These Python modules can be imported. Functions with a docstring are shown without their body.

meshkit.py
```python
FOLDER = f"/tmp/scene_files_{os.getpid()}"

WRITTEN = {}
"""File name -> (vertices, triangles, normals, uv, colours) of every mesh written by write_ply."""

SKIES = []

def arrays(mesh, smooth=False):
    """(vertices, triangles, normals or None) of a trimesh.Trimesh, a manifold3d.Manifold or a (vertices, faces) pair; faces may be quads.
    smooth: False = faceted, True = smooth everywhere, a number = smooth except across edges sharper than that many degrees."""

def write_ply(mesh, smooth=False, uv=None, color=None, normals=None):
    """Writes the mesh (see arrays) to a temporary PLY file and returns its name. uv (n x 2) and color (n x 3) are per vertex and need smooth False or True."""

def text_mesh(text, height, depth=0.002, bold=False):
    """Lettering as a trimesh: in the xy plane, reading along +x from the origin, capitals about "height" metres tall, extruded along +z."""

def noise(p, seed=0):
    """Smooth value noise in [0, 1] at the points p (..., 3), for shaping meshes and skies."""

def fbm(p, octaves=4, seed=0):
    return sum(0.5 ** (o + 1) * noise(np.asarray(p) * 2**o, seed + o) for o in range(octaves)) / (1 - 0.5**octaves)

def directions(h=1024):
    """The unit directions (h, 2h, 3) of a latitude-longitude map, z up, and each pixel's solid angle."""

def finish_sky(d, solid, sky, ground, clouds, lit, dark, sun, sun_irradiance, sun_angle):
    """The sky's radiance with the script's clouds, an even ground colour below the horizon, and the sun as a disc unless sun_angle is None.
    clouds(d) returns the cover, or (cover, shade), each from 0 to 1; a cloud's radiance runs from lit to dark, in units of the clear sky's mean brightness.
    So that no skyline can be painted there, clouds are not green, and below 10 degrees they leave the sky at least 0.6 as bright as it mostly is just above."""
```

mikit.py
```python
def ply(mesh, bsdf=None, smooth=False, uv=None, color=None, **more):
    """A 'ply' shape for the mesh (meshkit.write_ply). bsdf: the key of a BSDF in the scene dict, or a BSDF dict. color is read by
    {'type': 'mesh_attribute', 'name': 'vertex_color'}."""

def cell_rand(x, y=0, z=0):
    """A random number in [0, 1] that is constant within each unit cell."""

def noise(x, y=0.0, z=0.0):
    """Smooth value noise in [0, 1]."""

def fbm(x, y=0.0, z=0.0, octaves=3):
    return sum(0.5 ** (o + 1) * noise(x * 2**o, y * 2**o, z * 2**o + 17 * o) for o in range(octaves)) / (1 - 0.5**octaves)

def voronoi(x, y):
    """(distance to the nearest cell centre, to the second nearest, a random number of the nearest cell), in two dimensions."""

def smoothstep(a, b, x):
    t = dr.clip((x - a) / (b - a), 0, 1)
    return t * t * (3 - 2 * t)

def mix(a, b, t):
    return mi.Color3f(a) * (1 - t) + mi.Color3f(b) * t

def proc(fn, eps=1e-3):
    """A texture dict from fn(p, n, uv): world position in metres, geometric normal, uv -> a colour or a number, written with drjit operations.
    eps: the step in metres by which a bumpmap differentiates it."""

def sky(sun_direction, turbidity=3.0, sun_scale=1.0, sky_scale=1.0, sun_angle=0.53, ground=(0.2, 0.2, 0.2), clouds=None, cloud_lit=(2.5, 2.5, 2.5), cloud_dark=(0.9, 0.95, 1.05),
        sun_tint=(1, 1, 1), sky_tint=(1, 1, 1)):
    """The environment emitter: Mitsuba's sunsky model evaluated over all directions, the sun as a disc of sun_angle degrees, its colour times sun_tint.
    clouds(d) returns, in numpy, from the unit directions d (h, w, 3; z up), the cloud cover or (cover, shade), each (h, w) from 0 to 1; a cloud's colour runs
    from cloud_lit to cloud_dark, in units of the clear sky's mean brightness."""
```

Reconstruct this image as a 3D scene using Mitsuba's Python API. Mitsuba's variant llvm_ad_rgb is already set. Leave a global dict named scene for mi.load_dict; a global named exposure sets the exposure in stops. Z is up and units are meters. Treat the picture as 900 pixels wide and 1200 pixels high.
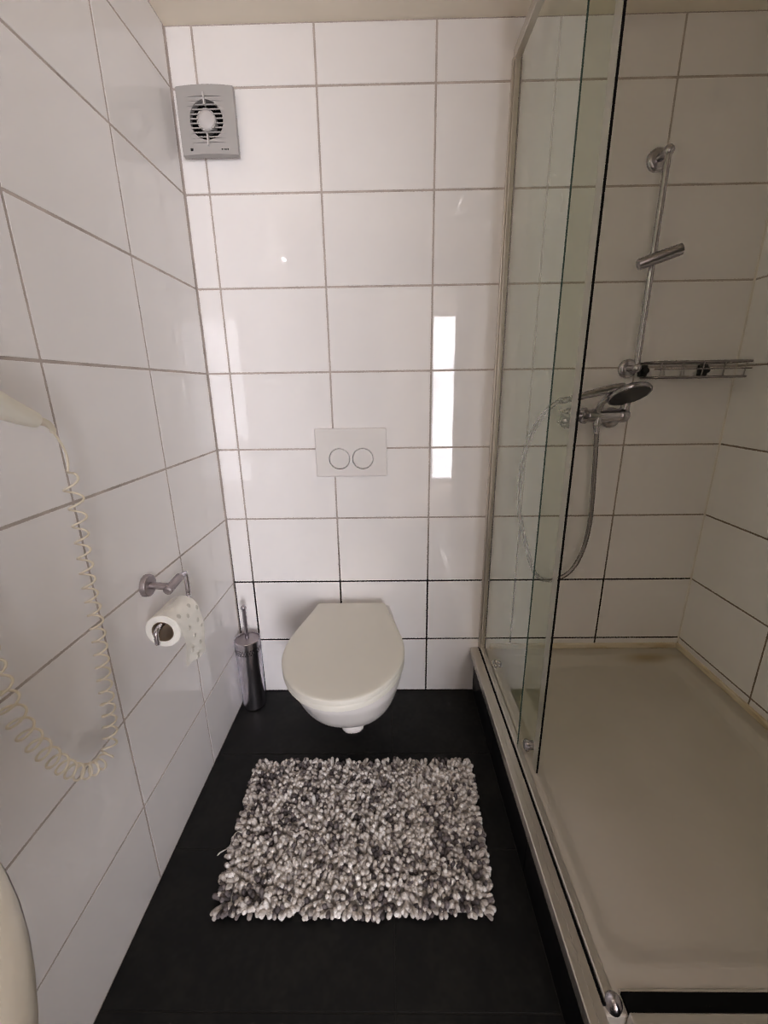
import math
import numpy as np
import trimesh
import manifold3d as m3
import mitsuba as mi
import drjit as dr
import mikit
from mikit import noise, fbm, smoothstep, mix

T = mi.ScalarTransform4f
rng = np.random.default_rng(7)
scene, labels = {}, {}

# ------------------------------------------------------------------ camera, light, exposure
# x to the right, y towards the back wall (which is y = 0), z up; metres
CAM = np.array([0.5967, -1.4074, 1.2023])
PITCH, YAW, ROLL, FOCAL = -0.2784, -0.0139, -0.0144, 476.45      # focal length in pixels of a 900 px wide frame
fwd = np.array([math.sin(YAW) * math.cos(PITCH), math.cos(YAW) * math.cos(PITCH), math.sin(PITCH)])
right0 = np.array([math.cos(YAW), -math.sin(YAW), 0.0])
up0 = np.cross(right0, fwd)
up = -math.sin(ROLL) * right0 + math.cos(ROLL) * up0
scene['camera'] = {'type': 'perspective', 'fov': 2 * math.degrees(math.atan(450 / FOCAL)), 'fov_axis': 'x', 'near_clip': 0.02,
                   'principal_point_offset_y': 9.0 / 1200,
                   'to_world': T().look_at(origin=CAM.tolist(), target=(CAM + fwd).tolist(), up=up.tolist())}
exposure = 0.64
LAMP = [350.0, 319.0, 290.0]               # the small globe lamp on the left wall above the washbasin, out of the frame
DAYLIGHT = [10.4, 10.3, 10.9]          # the balcony door of the next room, the only light there is

# ------------------------------------------------------------------ measures of the room
W, CEIL = 1.7308, 2.1535                # room width, ceiling height
FRONT = -1.95                           # inner face of the wall with the doorway behind the camera
DOOR_L, DOOR_R, DOOR_H = 0.56, 1.14, 1.93
ROOM_Y = -3.85                          # far wall of the next room
ROW, ROW0 = 0.253, -0.0095              # tile rows
COL, COL_BACK, COL_LEFT, COL_RIGHT = 0.33255, 0.0733, -0.341, -0.3276
JOINT = 0.0058
TRAY_Z, TRAY_X, TRAY_Y = 0.2, 0.93, -0.99


# ------------------------------------------------------------------ materials
def rgb(*c):
    return {'type': 'rgb', 'value': list(c)}


def grout_back(p, n, uv):
    dark = 1 - smoothstep(0.50, 0.505, p.z)
    fade = (1 - smoothstep(0.5, 0.86, p.z)) * 0.75
    brown = (1 - smoothstep(0.9, 1.25, p.z)) * smoothstep(0.99, 1.01, p.x) * 0.4
    v = 0.8 + 0.4 * fbm(p.x * 30, p.z * 30, 3.0)
    c = mix((0.50, 0.44, 0.41), (0.22, 0.15, 0.10), brown)
    c = mix(c, (0.05, 0.042, 0.04), fade)
    return mix(c, (0.012, 0.011, 0.011), dark) * v


def grout_side(p, n, uv):
    v = 0.75 + 0.5 * fbm(p.y * 25, p.z * 25, 9.0)
    brown = (1 - smoothstep(1.0, 1.6, p.z)) * smoothstep(1.0, 1.2, p.x) * 0.7
    return mix((0.50, 0.44, 0.41), (0.13, 0.085, 0.055), brown) * v


def floor_colour(p, n, uv):
    v = fbm(p.x * 14, p.y * 14, 1.0, 4) * 0.6 + fbm(p.x * 90, p.y * 90, 2.0, 2) * 0.4
    return mix((0.003, 0.003, 0.0035), (0.009, 0.0085, 0.0075), smoothstep(0.3, 0.75, v))


def silicone_colour(p, n, uv):
    v = fbm(p.x * 12, p.y * 12, p.z * 30, 3)
    return mix((0.74, 0.65, 0.51), (0.55, 0.44, 0.28), smoothstep(0.4, 0.75, v))


def tray_colour(p, n, uv):
    v = fbm(p.x * 9, p.y * 9, 5.0, 3)
    d = dr.square((p.x - 1.60) / 0.11) + dr.square((p.y + 0.058) / 0.016)
    stain = dr.exp(-d) * (0.4 + v) * 0.8
    return mix(mix((0.76, 0.70, 0.62), (0.70, 0.64, 0.56), v), (0.42, 0.31, 0.14), dr.clip(stain, 0, 0.8))


def paint_colour(p, n, uv):
    return mix((0.88, 0.81, 0.70), (0.83, 0.76, 0.65), fbm(p.x * 3, p.y * 3, 0.0, 3))


MATERIALS = {
    'tile_glaze': {'type': 'plastic', 'int_ior': 1.52, 'diffuse_reflectance': rgb(0.865, 0.838, 0.838), 'nonlinear': False},
    'grout_back_wall': {'type': 'diffuse', 'reflectance': mikit.proc(grout_back)},
    'grout_side_wall': {'type': 'diffuse', 'reflectance': mikit.proc(grout_side)},
    'floor_slate': {'type': 'principled', 'base_color': mikit.proc(floor_colour), 'roughness': 0.55, 'specular': 0.28},
    'floor_grout': {'type': 'diffuse', 'reflectance': rgb(0.024, 0.023, 0.022)},
    'apron_black': {'type': 'principled', 'base_color': rgb(0.004, 0.004, 0.005), 'roughness': 0.4, 'specular': 0.3},
    'ceiling_paint': {'type': 'diffuse', 'reflectance': mikit.proc(paint_colour)},
    'white_paint': {'type': 'diffuse', 'reflectance': rgb(0.80, 0.77, 0.73)},
    'brown_paint': {'type': 'diffuse', 'reflectance': rgb(0.50, 0.47, 0.44)},
    'dark_wood': {'type': 'principled', 'base_color': rgb(0.035, 0.027, 0.022), 'roughness': 0.5},
    'wood_floor': {'type': 'diffuse', 'reflectance': rgb(0.44, 0.38, 0.33)},
    'silicone': {'type': 'diffuse', 'reflectance': mikit.proc(silicone_colour)},
    'pale_silicone': {'type': 'diffuse', 'reflectance': rgb(0.80, 0.74, 0.68)},
    'ceramic': {'type': 'roughplastic', 'distribution': 'ggx', 'alpha': 0.04, 'int_ior': 1.5, 'diffuse_reflectance': rgb(0.80, 0.77, 0.755)},
    'basin_ceramic': {'type': 'roughplastic', 'distribution': 'ggx', 'alpha': 0.05, 'int_ior': 1.5, 'diffuse_reflectance': rgb(0.88, 0.84, 0.75)},
    'lid_plastic': {'type': 'roughplastic', 'distribution': 'ggx', 'alpha': 0.16, 'int_ior': 1.45, 'diffuse_reflectance': rgb(0.93, 0.90, 0.82)},
    'white_plastic': {'type': 'roughplastic', 'distribution': 'ggx', 'alpha': 0.04, 'int_ior': 1.48, 'diffuse_reflectance': rgb(0.80, 0.765, 0.75)},
    'acrylic': {'type': 'roughplastic', 'distribution': 'ggx', 'alpha': 0.22, 'int_ior': 1.45, 'diffuse_reflectance': mikit.proc(tray_colour)},
    'fan_plastic': {'type': 'roughplastic', 'distribution': 'ggx', 'alpha': 0.2, 'int_ior': 1.45, 'diffuse_reflectance': rgb(0.50, 0.475, 0.465)},
    'fan_light': {'type': 'roughplastic', 'distribution': 'ggx', 'alpha': 0.12, 'int_ior': 1.45, 'diffuse_reflectance': rgb(0.62, 0.59, 0.585)},
    'ivory_plastic': {'type': 'roughplastic', 'distribution': 'ggx', 'alpha': 0.15, 'int_ior': 1.45, 'diffuse_reflectance': rgb(0.93, 0.885, 0.77)},
    'cord_plastic': {'type': 'roughplastic', 'distribution': 'ggx', 'alpha': 0.12, 'int_ior': 1.45, 'diffuse_reflectance': rgb(0.85, 0.77, 0.62)},
    'black_plastic': {'type': 'roughplastic', 'distribution': 'ggx', 'alpha': 0.15, 'int_ior': 1.45, 'diffuse_reflectance': rgb(0.012, 0.012, 0.012)},
    'black_rubber': {'type': 'diffuse', 'reflectance': rgb(0.008, 0.008, 0.008)},
    'chrome': {'type': 'roughconductor', 'material': 'Cr', 'distribution': 'ggx', 'alpha': 0.025, 'specular_reflectance': rgb(0.82, 0.82, 0.82)},
    'brushed_steel': {'type': 'roughconductor', 'material': 'Cr', 'distribution': 'ggx', 'alpha': 0.18, 'specular_reflectance': rgb(0.66, 0.62, 0.60)},
    'dark_steel': {'type': 'roughconductor', 'material': 'Cr', 'distribution': 'ggx', 'alpha': 0.12, 'specular_reflectance': rgb(0.5, 0.48, 0.45)},
    'polished_steel': {'type': 'roughconductor', 'material': 'Cr', 'distribution': 'ggx', 'alpha': 0.04},
    'rail_aluminium': {'type': 'principled', 'base_color': rgb(0.66, 0.62, 0.57), 'metallic': 0.85, 'roughness': 0.28},
    'glass': {'type': 'thindielectric', 'int_ior': 1.66, 'specular_transmittance': rgb(0.78, 0.82, 0.71)},
    'glass_edge': {'type': 'roughplastic', 'distribution': 'ggx', 'alpha': 0.05, 'diffuse_reflectance': rgb(0.03, 0.055, 0.045)},
    'clear_seal': {'type': 'principledthin', 'base_color': rgb(0.8, 0.77, 0.72), 'spec_trans': 0.55, 'roughness': 0.12, 'diff_trans': 1.0, 'eta': 1.45},
    'paper': {'type': 'diffuse', 'reflectance': rgb(0.91, 0.89, 0.84)},
    'paper_print': {'type': 'diffuse', 'reflectance': rgb(0.62, 0.6, 0.55)},
    'cardboard': {'type': 'diffuse', 'reflectance': rgb(0.33, 0.26, 0.2)},
    'rug_yarn': {'type': 'diffuse', 'reflectance': {'type': 'mesh_attribute', 'name': 'vertex_color'}},
    'rug_backing': {'type': 'diffuse', 'reflectance': rgb(0.5, 0.48, 0.46)},
    'frame_white': {'type': 'roughplastic', 'alpha': 0.1, 'diffuse_reflectance': rgb(0.75, 0.73, 0.71)},
}
for k, b in MATERIALS.items():
    scene[k] = b if b['type'] in ('thindielectric', 'dielectric', 'principledthin') else {'type': 'twosided', 'bsdf': b}


# ------------------------------------------------------------------ helpers
def tri(v, f):
    return trimesh.Trimesh(np.asarray(v, float), np.asarray(f, int), process=False)


def to_tri(m):
    a = m.to_mesh()
    return tri(a.vert_properties[:, :3], a.tri_verts)


def join(*ms):
    return trimesh.util.concatenate(list(ms))


def box(x0, x1, y0, y1, z0, z1, r=0.0, seg=12):
    """A box, its edges rounded by r (hull of eight spheres) if r > 0."""
    if r <= 0:
        return trimesh.creation.box(bounds=[[x0, y0, z0], [x1, y1, z1]])
    s = m3.Manifold.sphere(r, seg)
    pts = [s.translate([x, y, z]) for x in (x0 + r, x1 - r) for y in (y0 + r, y1 - r) for z in (z0 + r, z1 - r)]
    return to_tri(m3.Manifold.batch_hull(pts))


def frame_of(d):
    d = np.asarray(d, float) / np.linalg.norm(d)
    a = np.cross(d, [0, 0, 1] if abs(d[2]) < 0.9 else [1, 0, 0])
    a /= np.linalg.norm(a)
    return a, np.cross(d, a), d


def lathe(profile, origin, axis, n=40):
    """Revolves (radius, height) pairs around the axis."""
    a, b, d = frame_of(axis)
    pr = np.asarray(profile, float)
    t = np.arange(n) * 2 * np.pi / n
    v = (np.asarray(origin)[None, None] + pr[:, None, 0, None] * (np.cos(t)[None, :, None] * a + np.sin(t)[None, :, None] * b) + pr[:, None, 1, None] * d).reshape(-1, 3)
    i = np.arange(n)
    j = (i + 1) % n
    f = [np.stack([k * n + i, k * n + j, (k + 1) * n + j, (k + 1) * n + i], 1) for k in range(len(pr) - 1)]
    q = np.vstack(f)
    f = np.vstack([q[:, [0, 1, 2]], q[:, [0, 2, 3]]])
    return tri(v, f)


def rod(p0, p1, r, r1=None, n=24, bevel=0.0012):
    p0, p1 = np.asarray(p0, float), np.asarray(p1, float)
    L, r1 = np.linalg.norm(p1 - p0), r if r1 is None else r1
    b = min(bevel, r * 0.4, L * 0.3)
    return lathe([(0.0, 0), (r - b, 0), (r, b), (r1, L - b), (r1 - b, L), (0.0, L)], p0, p1 - p0, n)


def spline(pts, n=80):
    from scipy.interpolate import CubicSpline
    p = np.asarray(pts, float)
    s = np.r_[0, np.cumsum(np.linalg.norm(np.diff(p, axis=0), axis=1))]
    return CubicSpline(s, p)(np.linspace(0, s[-1], n))


def sweep(path, r, n=10, ry=None, closed=False):
    """A tube along a path; r a number or one per point; ry the second half axis of an elliptic section."""
    p = np.asarray(path, float)
    m = len(p)
    r = np.broadcast_to(np.asarray(r, float), (m,))
    ry = r if ry is None else np.broadcast_to(np.asarray(ry, float), (m,))
    t = np.gradient(p, axis=0) if not closed else np.roll(p, -1, 0) - np.roll(p, 1, 0)
    t /= np.linalg.norm(t, axis=1, keepdims=True)
    a = frame_of(t[0])[0]
    rings = []
    ang = np.arange(n) * 2 * np.pi / n
    for k in range(m):
        a = a - t[k] * (a @ t[k])
        a /= np.linalg.norm(a)
        b = np.cross(t[k], a)
        rings.append(p[k] + np.cos(ang)[:, None] * a * r[k] + np.sin(ang)[:, None] * b * ry[k])
    v = np.vstack(rings)
    i = np.arange(n)
    j = (i + 1) % n
    q = []
    for k in range(m if closed else m - 1):
        o = ((k + 1) % m) * n
        q.append(np.stack([k * n + i, k * n + j, o + j, o + i], 1))
    q = np.vstack(q)
    f = [q[:, [0, 1, 2]], q[:, [0, 2, 3]]]
    if not closed:
        v = np.vstack([v, p[0], p[-1]])
        f.append(np.stack([j, i, np.full(n, len(v) - 2)], 1))
        f.append(np.stack([(m - 1) * n + i, (m - 1) * n + j, np.full(n, len(v) - 1)], 1))
    return tri(v, np.vstack(f))


def loft(sections, cap0=True, cap1=True):
    """Joins closed outlines (k, n, 3) of equal length."""
    s = np.asarray(sections, float)
    m, n = s.shape[:2]
    v = s.reshape(-1, 3)
    i = np.arange(n)
    j = (i + 1) % n
    q = np.vstack([np.stack([k * n + i, k * n + j, (k + 1) * n + j, (k + 1) * n + i], 1) for k in range(m - 1)])
    f = [q[:, [0, 1, 2]], q[:, [0, 2, 3]]]
    for on, k, flip in ((cap0, 0, True), (cap1, m - 1, False)):
        if on:
            v = np.vstack([v, s[k].mean(0)])
            c = np.full(n, len(v) - 1)
            f.append(np.stack([k * n + j, k * n + i, c], 1) if flip else np.stack([k * n + i, k * n + j, c], 1))
    return tri(v, np.vstack(f))


def ball(c, r, sub=3, scale=(1, 1, 1)):
    m = trimesh.creation.icosphere(subdivisions=sub, radius=r)
    m.apply_scale(scale)
    m.apply_translation(c)
    return m


def numbered(key):
    if key not in scene and key not in labels:
        return key
    k = 1
    while f'{key}_{k:03d}' in scene or f'{key}_{k:03d}' in labels:
        k += 1
    return f'{key}_{k:03d}'


def thing(name, label, category, group=None, kind=None):
    key = numbered(name)
    labels[key] = {'label': label, 'category': category}
    if group:
        labels[key]['group'] = group
    if kind:
        labels[key]['kind'] = kind
    return key


def part(parent, name, mesh, bsdf, smooth=30, label=None, kind=None, **more):
    key = numbered(f'{parent}__{name}')
    scene[key] = mesh if isinstance(mesh, dict) else mikit.ply(mesh, bsdf, smooth=smooth, **more)
    if label or kind:
        labels[key] = {k: v for k, v in (('label', label), ('kind', kind)) if v}
    return key


def struct(name, mesh, bsdf, label, category):
    labels[name] = {'label': label, 'category': category, 'kind': 'structure'}
    scene[name] = mikit.ply(mesh, bsdf)
    return name


# ------------------------------------------------------------------ the tiled shell
TILES = {}


def tile_mesh(w, h, bsdf, thick=0.004, bevel=0.0006):
    """A tile with bevelled edges, its front in the plane z = 0, centred; shared by all tiles of its size."""
    key = (round(w, 4), round(h, 4), bsdf)
    if key not in TILES:
        rings = [(0.0, -thick), (0.0, -bevel), (bevel * 0.35, -bevel * 0.3), (bevel, 0.0)]
        s = [[(sx * (w / 2 - i), sy * (h / 2 - i), z) for sx, sy in ((-1, -1), (1, -1), (1, 1), (-1, 1))] for i, z in rings]
        v = np.array(s).reshape(-1, 3)
        f = []
        for k in range(3):
            for i in range(4):
                j = (i + 1) % 4
                f += [[k * 4 + i, k * 4 + j, k * 4 + 4 + j], [k * 4 + i, k * 4 + 4 + j, k * 4 + 4 + i]]
        f += [[12, 13, 14], [12, 14, 15]]
        TILES[key] = mikit.ply(tri(v, f), bsdf)
    return TILES[key]


def lay(parent, bsdf, us, vs, place, joint=JOINT, skip=None, wobble=0.07, name='tile'):
    """Tiles between the cuts us and vs; place(u, v) gives the matrix of a tile centred there."""
    for j in range(len(vs) - 1):
        for i in range(len(us) - 1):
            u0, u1, v0, v1 = us[i], us[i + 1], vs[j], vs[j + 1]
            w, h = u1 - u0 - joint, v1 - v0 - joint
            if w < 0.004 or h < 0.004 or (skip and skip(u0, u1, v0, v1)):
                continue
            m = place((u0 + u1) / 2, (v0 + v1) / 2)
            m = m.rotate([1, 0, 0], float(rng.normal() * wobble)).rotate([0, 1, 0], float(rng.normal() * wobble))
            part(parent, name, {**tile_mesh(w, h, bsdf), 'to_world': m}, bsdf)


def plane(origin, lx, ly):
    lx, ly = np.asarray(lx, float), np.asarray(ly, float)
    lz = np.cross(lx, ly)

    def place(u, v):
        o = np.asarray(origin) + lx * u + ly * v
        return T(np.vstack([np.column_stack([lx, ly, lz, o]), [0, 0, 0, 1]]).tolist())
    return place


def cuts(lo, hi, first, step):
    c = [first + k * step for k in range(-20, 21)]
    return [lo] + [x for x in c if lo + 0.006 < x < hi - 0.006] + [hi]


rows = cuts(0.0, CEIL, ROW0, ROW)
RECESS = 0.0007
struct('floor', box(0, W, FRONT - 0.12, 0.0, -0.06, -RECESS), 'floor_grout', 'floor of large black slate-look tiles under the rug and toilet', 'floor')
struct('ceiling', box(-0.12, W + 0.12, FRONT - 0.12, 0.12, CEIL, CEIL + 0.08), 'ceiling_paint', 'plain beige painted ceiling above the white tiles', 'ceiling')
struct('wall_back', box(-0.12, W + 0.12, RECESS, 0.12, -0.06, CEIL), 'grout_back_wall', 'white glossy tiled wall behind the toilet and shower, its low joints black', 'wall')
struct('wall_left', box(-0.12, -RECESS, FRONT - 0.12, RECESS, -0.06, CEIL), 'grout_side_wall', 'white glossy tiled wall holding the paper roll and hair dryer', 'wall')
struct('wall_right', box(W + RECESS, W + 0.12, FRONT - 0.12, RECESS, -0.06, CEIL), 'grout_side_wall', 'white tiled wall along the far side of the shower tray', 'wall')

lay('wall_back', 'tile_glaze', cuts(0, W, COL_BACK, COL), rows, plane([0, 0, 0], [1, 0, 0], [0, 0, 1]), skip=lambda a, b, c, d: a > 1.0 and d < 0.2)
lay('wall_left', 'tile_glaze', cuts(FRONT, 0, COL_LEFT, COL), rows, plane([0, 0, 0], [0, 1, 0], [0, 0, 1]))
lay('wall_right', 'tile_glaze', [-x for x in cuts(FRONT, 0, COL_RIGHT, COL)][::-1], rows, plane([W, 0, 0], [0, -1, 0], [0, 0, 1]), skip=lambda a, b, c, d: b < 0.9 and d < 0.2)
lay('floor', 'floor_slate', [0, 0.598, TRAY_X], cuts(FRONT - 0.1, 0, -0.305, 0.3), plane([0, 0, 0], [1, 0, 0], [0, 1, 0]), joint=0.003, wobble=0.03)
lay('floor', 'floor_slate', [TRAY_X, 1.2, W], cuts(FRONT - 0.1, TRAY_Y - 0.02, -0.305, 0.3), plane([0, 0, 0], [1, 0, 0], [0, 1, 0]), joint=0.003, wobble=0.03)

# the wall with the doorway behind the camera, and the next room with its lit balcony door
yf0, yf1 = FRONT - 0.12, FRONT
struct('wall_front', join(box(-0.12, DOOR_L, yf0, yf1, -0.06, CEIL), box(DOOR_R, W + 0.12, yf0, yf1, -0.06, CEIL), box(DOOR_L, DOOR_R, yf0, yf1, DOOR_H, CEIL)), 'brown_paint', 'plain greyish wall around the open doorway', 'wall')
d1 = struct('door_1', join(box(DOOR_L - 0.05, DOOR_L, yf1, yf1 + 0.015, 0, DOOR_H + 0.05, 0.004), box(DOOR_R, DOOR_R + 0.05, yf1, yf1 + 0.015, 0, DOOR_H + 0.05, 0.004), box(DOOR_L, DOOR_R, yf1, yf1 + 0.015, DOOR_H, DOOR_H + 0.05, 0.004)), 'frame_white', 'white casing of the open doorway', 'door')
dl = thing('room_door', 'dark brown door leaf standing open against the wall beside the doorway', 'door')
part(dl, 'leaf', box(DOOR_R + 0.055, W - 0.01, yf1 + 0.012, yf1 + 0.052, 0.008, DOOR_H + 0.02, 0.003), 'dark_wood')
part(dl, 'handle', join(rod([DOOR_R + 0.11, yf1 + 0.05, 1.02], [DOOR_R + 0.11, yf1 + 0.095, 1.02], 0.009), rod([DOOR_R + 0.105, yf1 + 0.09, 1.02], [DOOR_R + 0.22, yf1 + 0.09, 1.02], 0.009)), 'chrome', label='metal lever handle')
RX0, RX1, RH = -0.9, 2.3, 2.45
struct('floor_next_room', box(RX0, RX1, ROOM_Y, yf0, -0.06, -0.002), 'wood_floor', 'brown floor of the next room', 'floor')
struct('ceiling_next_room', box(RX0, RX1, ROOM_Y, yf0, RH, RH + 0.08), 'white_paint', 'white ceiling of the next room', 'ceiling')
struct('wall_left_next_room', box(RX0 - 0.1, RX0, ROOM_Y, yf0, -0.06, RH), 'white_paint', 'white wall of the next room', 'wall')
struct('wall_right_next_room', box(RX1, RX1 + 0.1, ROOM_Y, yf0, -0.06, RH), 'white_paint', 'white wall of the next room beside the balcony door', 'wall')
struct('wall_front_next_room', join(box(RX0, -0.12, yf0, yf0 + 0.1, -0.06, RH), box(W + 0.12, RX1, yf0, yf0 + 0.1, -0.06, RH), box(-0.12, W + 0.12, yf0, yf0 + 0.1, CEIL + 0.08, RH)), 'white_paint', 'white wall of the next room next to the bathroom', 'wall')
WX0, WX1, WZ1 = 1.16, 1.95, 2.0
struct('wall_back_next_room', join(box(RX0, WX0 - 0.06, ROOM_Y - 0.1, ROOM_Y, -0.06, RH), box(WX1 + 0.06, RX1, ROOM_Y - 0.1, ROOM_Y, -0.06, RH), box(WX0 - 0.06, WX1 + 0.06, ROOM_Y - 0.1, ROOM_Y, WZ1 + 0.06, RH)), 'white_paint', 'white wall of the next room around the balcony door', 'wall')
w1 = struct('window_1', join(*[box(*b, 0.006) for b in ((WX0 - 0.06, WX0, ROOM_Y - 0.05, ROOM_Y + 0.01, 0, WZ1 + 0.06), (WX1, WX1 + 0.06, ROOM_Y - 0.05, ROOM_Y + 0.01, 0, WZ1 + 0.06), (WX0, WX1, ROOM_Y - 0.05, ROOM_Y + 0.01, WZ1, WZ1 + 0.06), (WX0, WX1, ROOM_Y - 0.05, ROOM_Y + 0.01, 0, 0.06))]), 'frame_white', 'white balcony door frame of the next room', 'window')
pane = tri([[WX0, ROOM_Y - 0.02, 0.06], [WX0, ROOM_Y - 0.02, WZ1], [WX1, ROOM_Y - 0.02, WZ1], [WX1, ROOM_Y - 0.02, 0.06]], [[0, 1, 2], [0, 2, 3]])
scene[w1 + '__pane'] = mikit.ply(pane, 'white_paint', emitter={'type': 'area', 'radiance': rgb(*DAYLIGHT)})
labels[w1 + '__pane'] = {'label': 'bright daylit pane'}

# silicone joints in the shower
struct('trim_1', box(0.99, W - 0.012, -0.010, 0.002, TRAY_Z, TRAY_Z + 0.020, 0.003), 'silicone', 'yellowed silicone joint between the shower tray and the back wall', 'sealant')
struct('trim_2', box(W - 0.010, W + 0.002, TRAY_Y, 0.0, TRAY_Z, TRAY_Z + 0.020, 0.003), 'silicone', 'yellowed silicone joint between the shower tray and the right wall', 'sealant')
struct('trim_3', box(W - 0.0035, W + 0.002, -0.0035, 0.002, TRAY_Z + 0.021, CEIL, 0.001), 'pale_silicone', 'pale silicone joint up the corner of the shower', 'sealant')

# ------------------------------------------------------------------ shower tray
def rrect(x0, x1, y0, y1, r, z, n=8):
    pts = []
    for cx, cy, a0 in ((x1 - r, y1 - r, 0), (x0 + r, y1 - r, 90), (x0 + r, y0 + r, 180), (x1 - r, y0 + r, 270)):
        for k in range(n + 1):
            a = math.radians(a0 + 90 * k / n)
            pts.append((cx + r * math.cos(a), cy + r * math.sin(a), z))
    return pts


t = thing('shower_tray', 'wide white acrylic shower tray raised on a black tiled base', 'shower tray')
x0, x1, y0, y1 = 0.931, W - 0.002, TRAY_Y, -0.002
part(t, 'basin', loft([rrect(x0, x1, y0, y1, 0.004, TRAY_Z - 0.03), rrect(x0, x1, y0, y1, 0.004, TRAY_Z - 0.004), rrect(x0 + 0.004, x1 - 0.004, y0 + 0.004, y1 - 0.004, 0.004, TRAY_Z),
                       *[rrect(x0 + 0.045 + d, x1 - 0.04 - d, y0 + 0.055 + d, y1 - 0.04 - d, 0.03 + d * 0.6, TRAY_Z - dz) for d, dz in ((0, 0), (0.006, 0.0008), (0.014, 0.004), (0.024, 0.011), (0.034, 0.018), (0.045, 0.0225), (0.06, 0.025), (0.085, 0.026))]]), 'acrylic', smooth=40)
for k in range(3):
    part(t, 'apron_tile', box(TRAY_X, TRAY_X + 0.01, -0.33 * k - 0.329, -0.33 * k - 0.0015, 0.001, TRAY_Z - 0.03, 0.0015, 8), 'apron_black', label='black base tile' if k == 0 else None)
for k in range(2):
    part(t, 'apron_tile', box(TRAY_X + 0.011 + 0.395 * k, TRAY_X + 0.405 + 0.395 * k, TRAY_Y, TRAY_Y + 0.01, 0.001, TRAY_Z - 0.03, 0.0015, 8), 'apron_black')

# ------------------------------------------------------------------ shower enclosure
t = thing('shower_enclosure', 'glass corner shower enclosure with pale metal rails, its door slid open', 'shower enclosure')
TOP = 2.06
GX, SX = 0.958, 0.984                    # planes of the fixed pane and of the sliding door
GY, SY = -0.468, -0.552                  # their front edges
RZ = TRAY_Z + 0.001
fx = part(t, 'bottom_rail', join(box(0.912, 0.930, TRAY_Y - 0.016, -0.004, TRAY_Z - 0.024, RZ + 0.006, 0.003), box(0.926, 0.945, TRAY_Y - 0.016, -0.004, RZ - 0.0005, RZ + 0.0045, 0.0015),
                                  box(0.949, 0.967, TRAY_Y + 0.01, -0.004, RZ, RZ + 0.012, 0.003)), 'rail_aluminium')
part(fx, 'channel_seal', box(0.944, 0.950, TRAY_Y + 0.01, -0.004, RZ, RZ + 0.005), 'black_rubber', label='dark groove seal')
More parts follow.
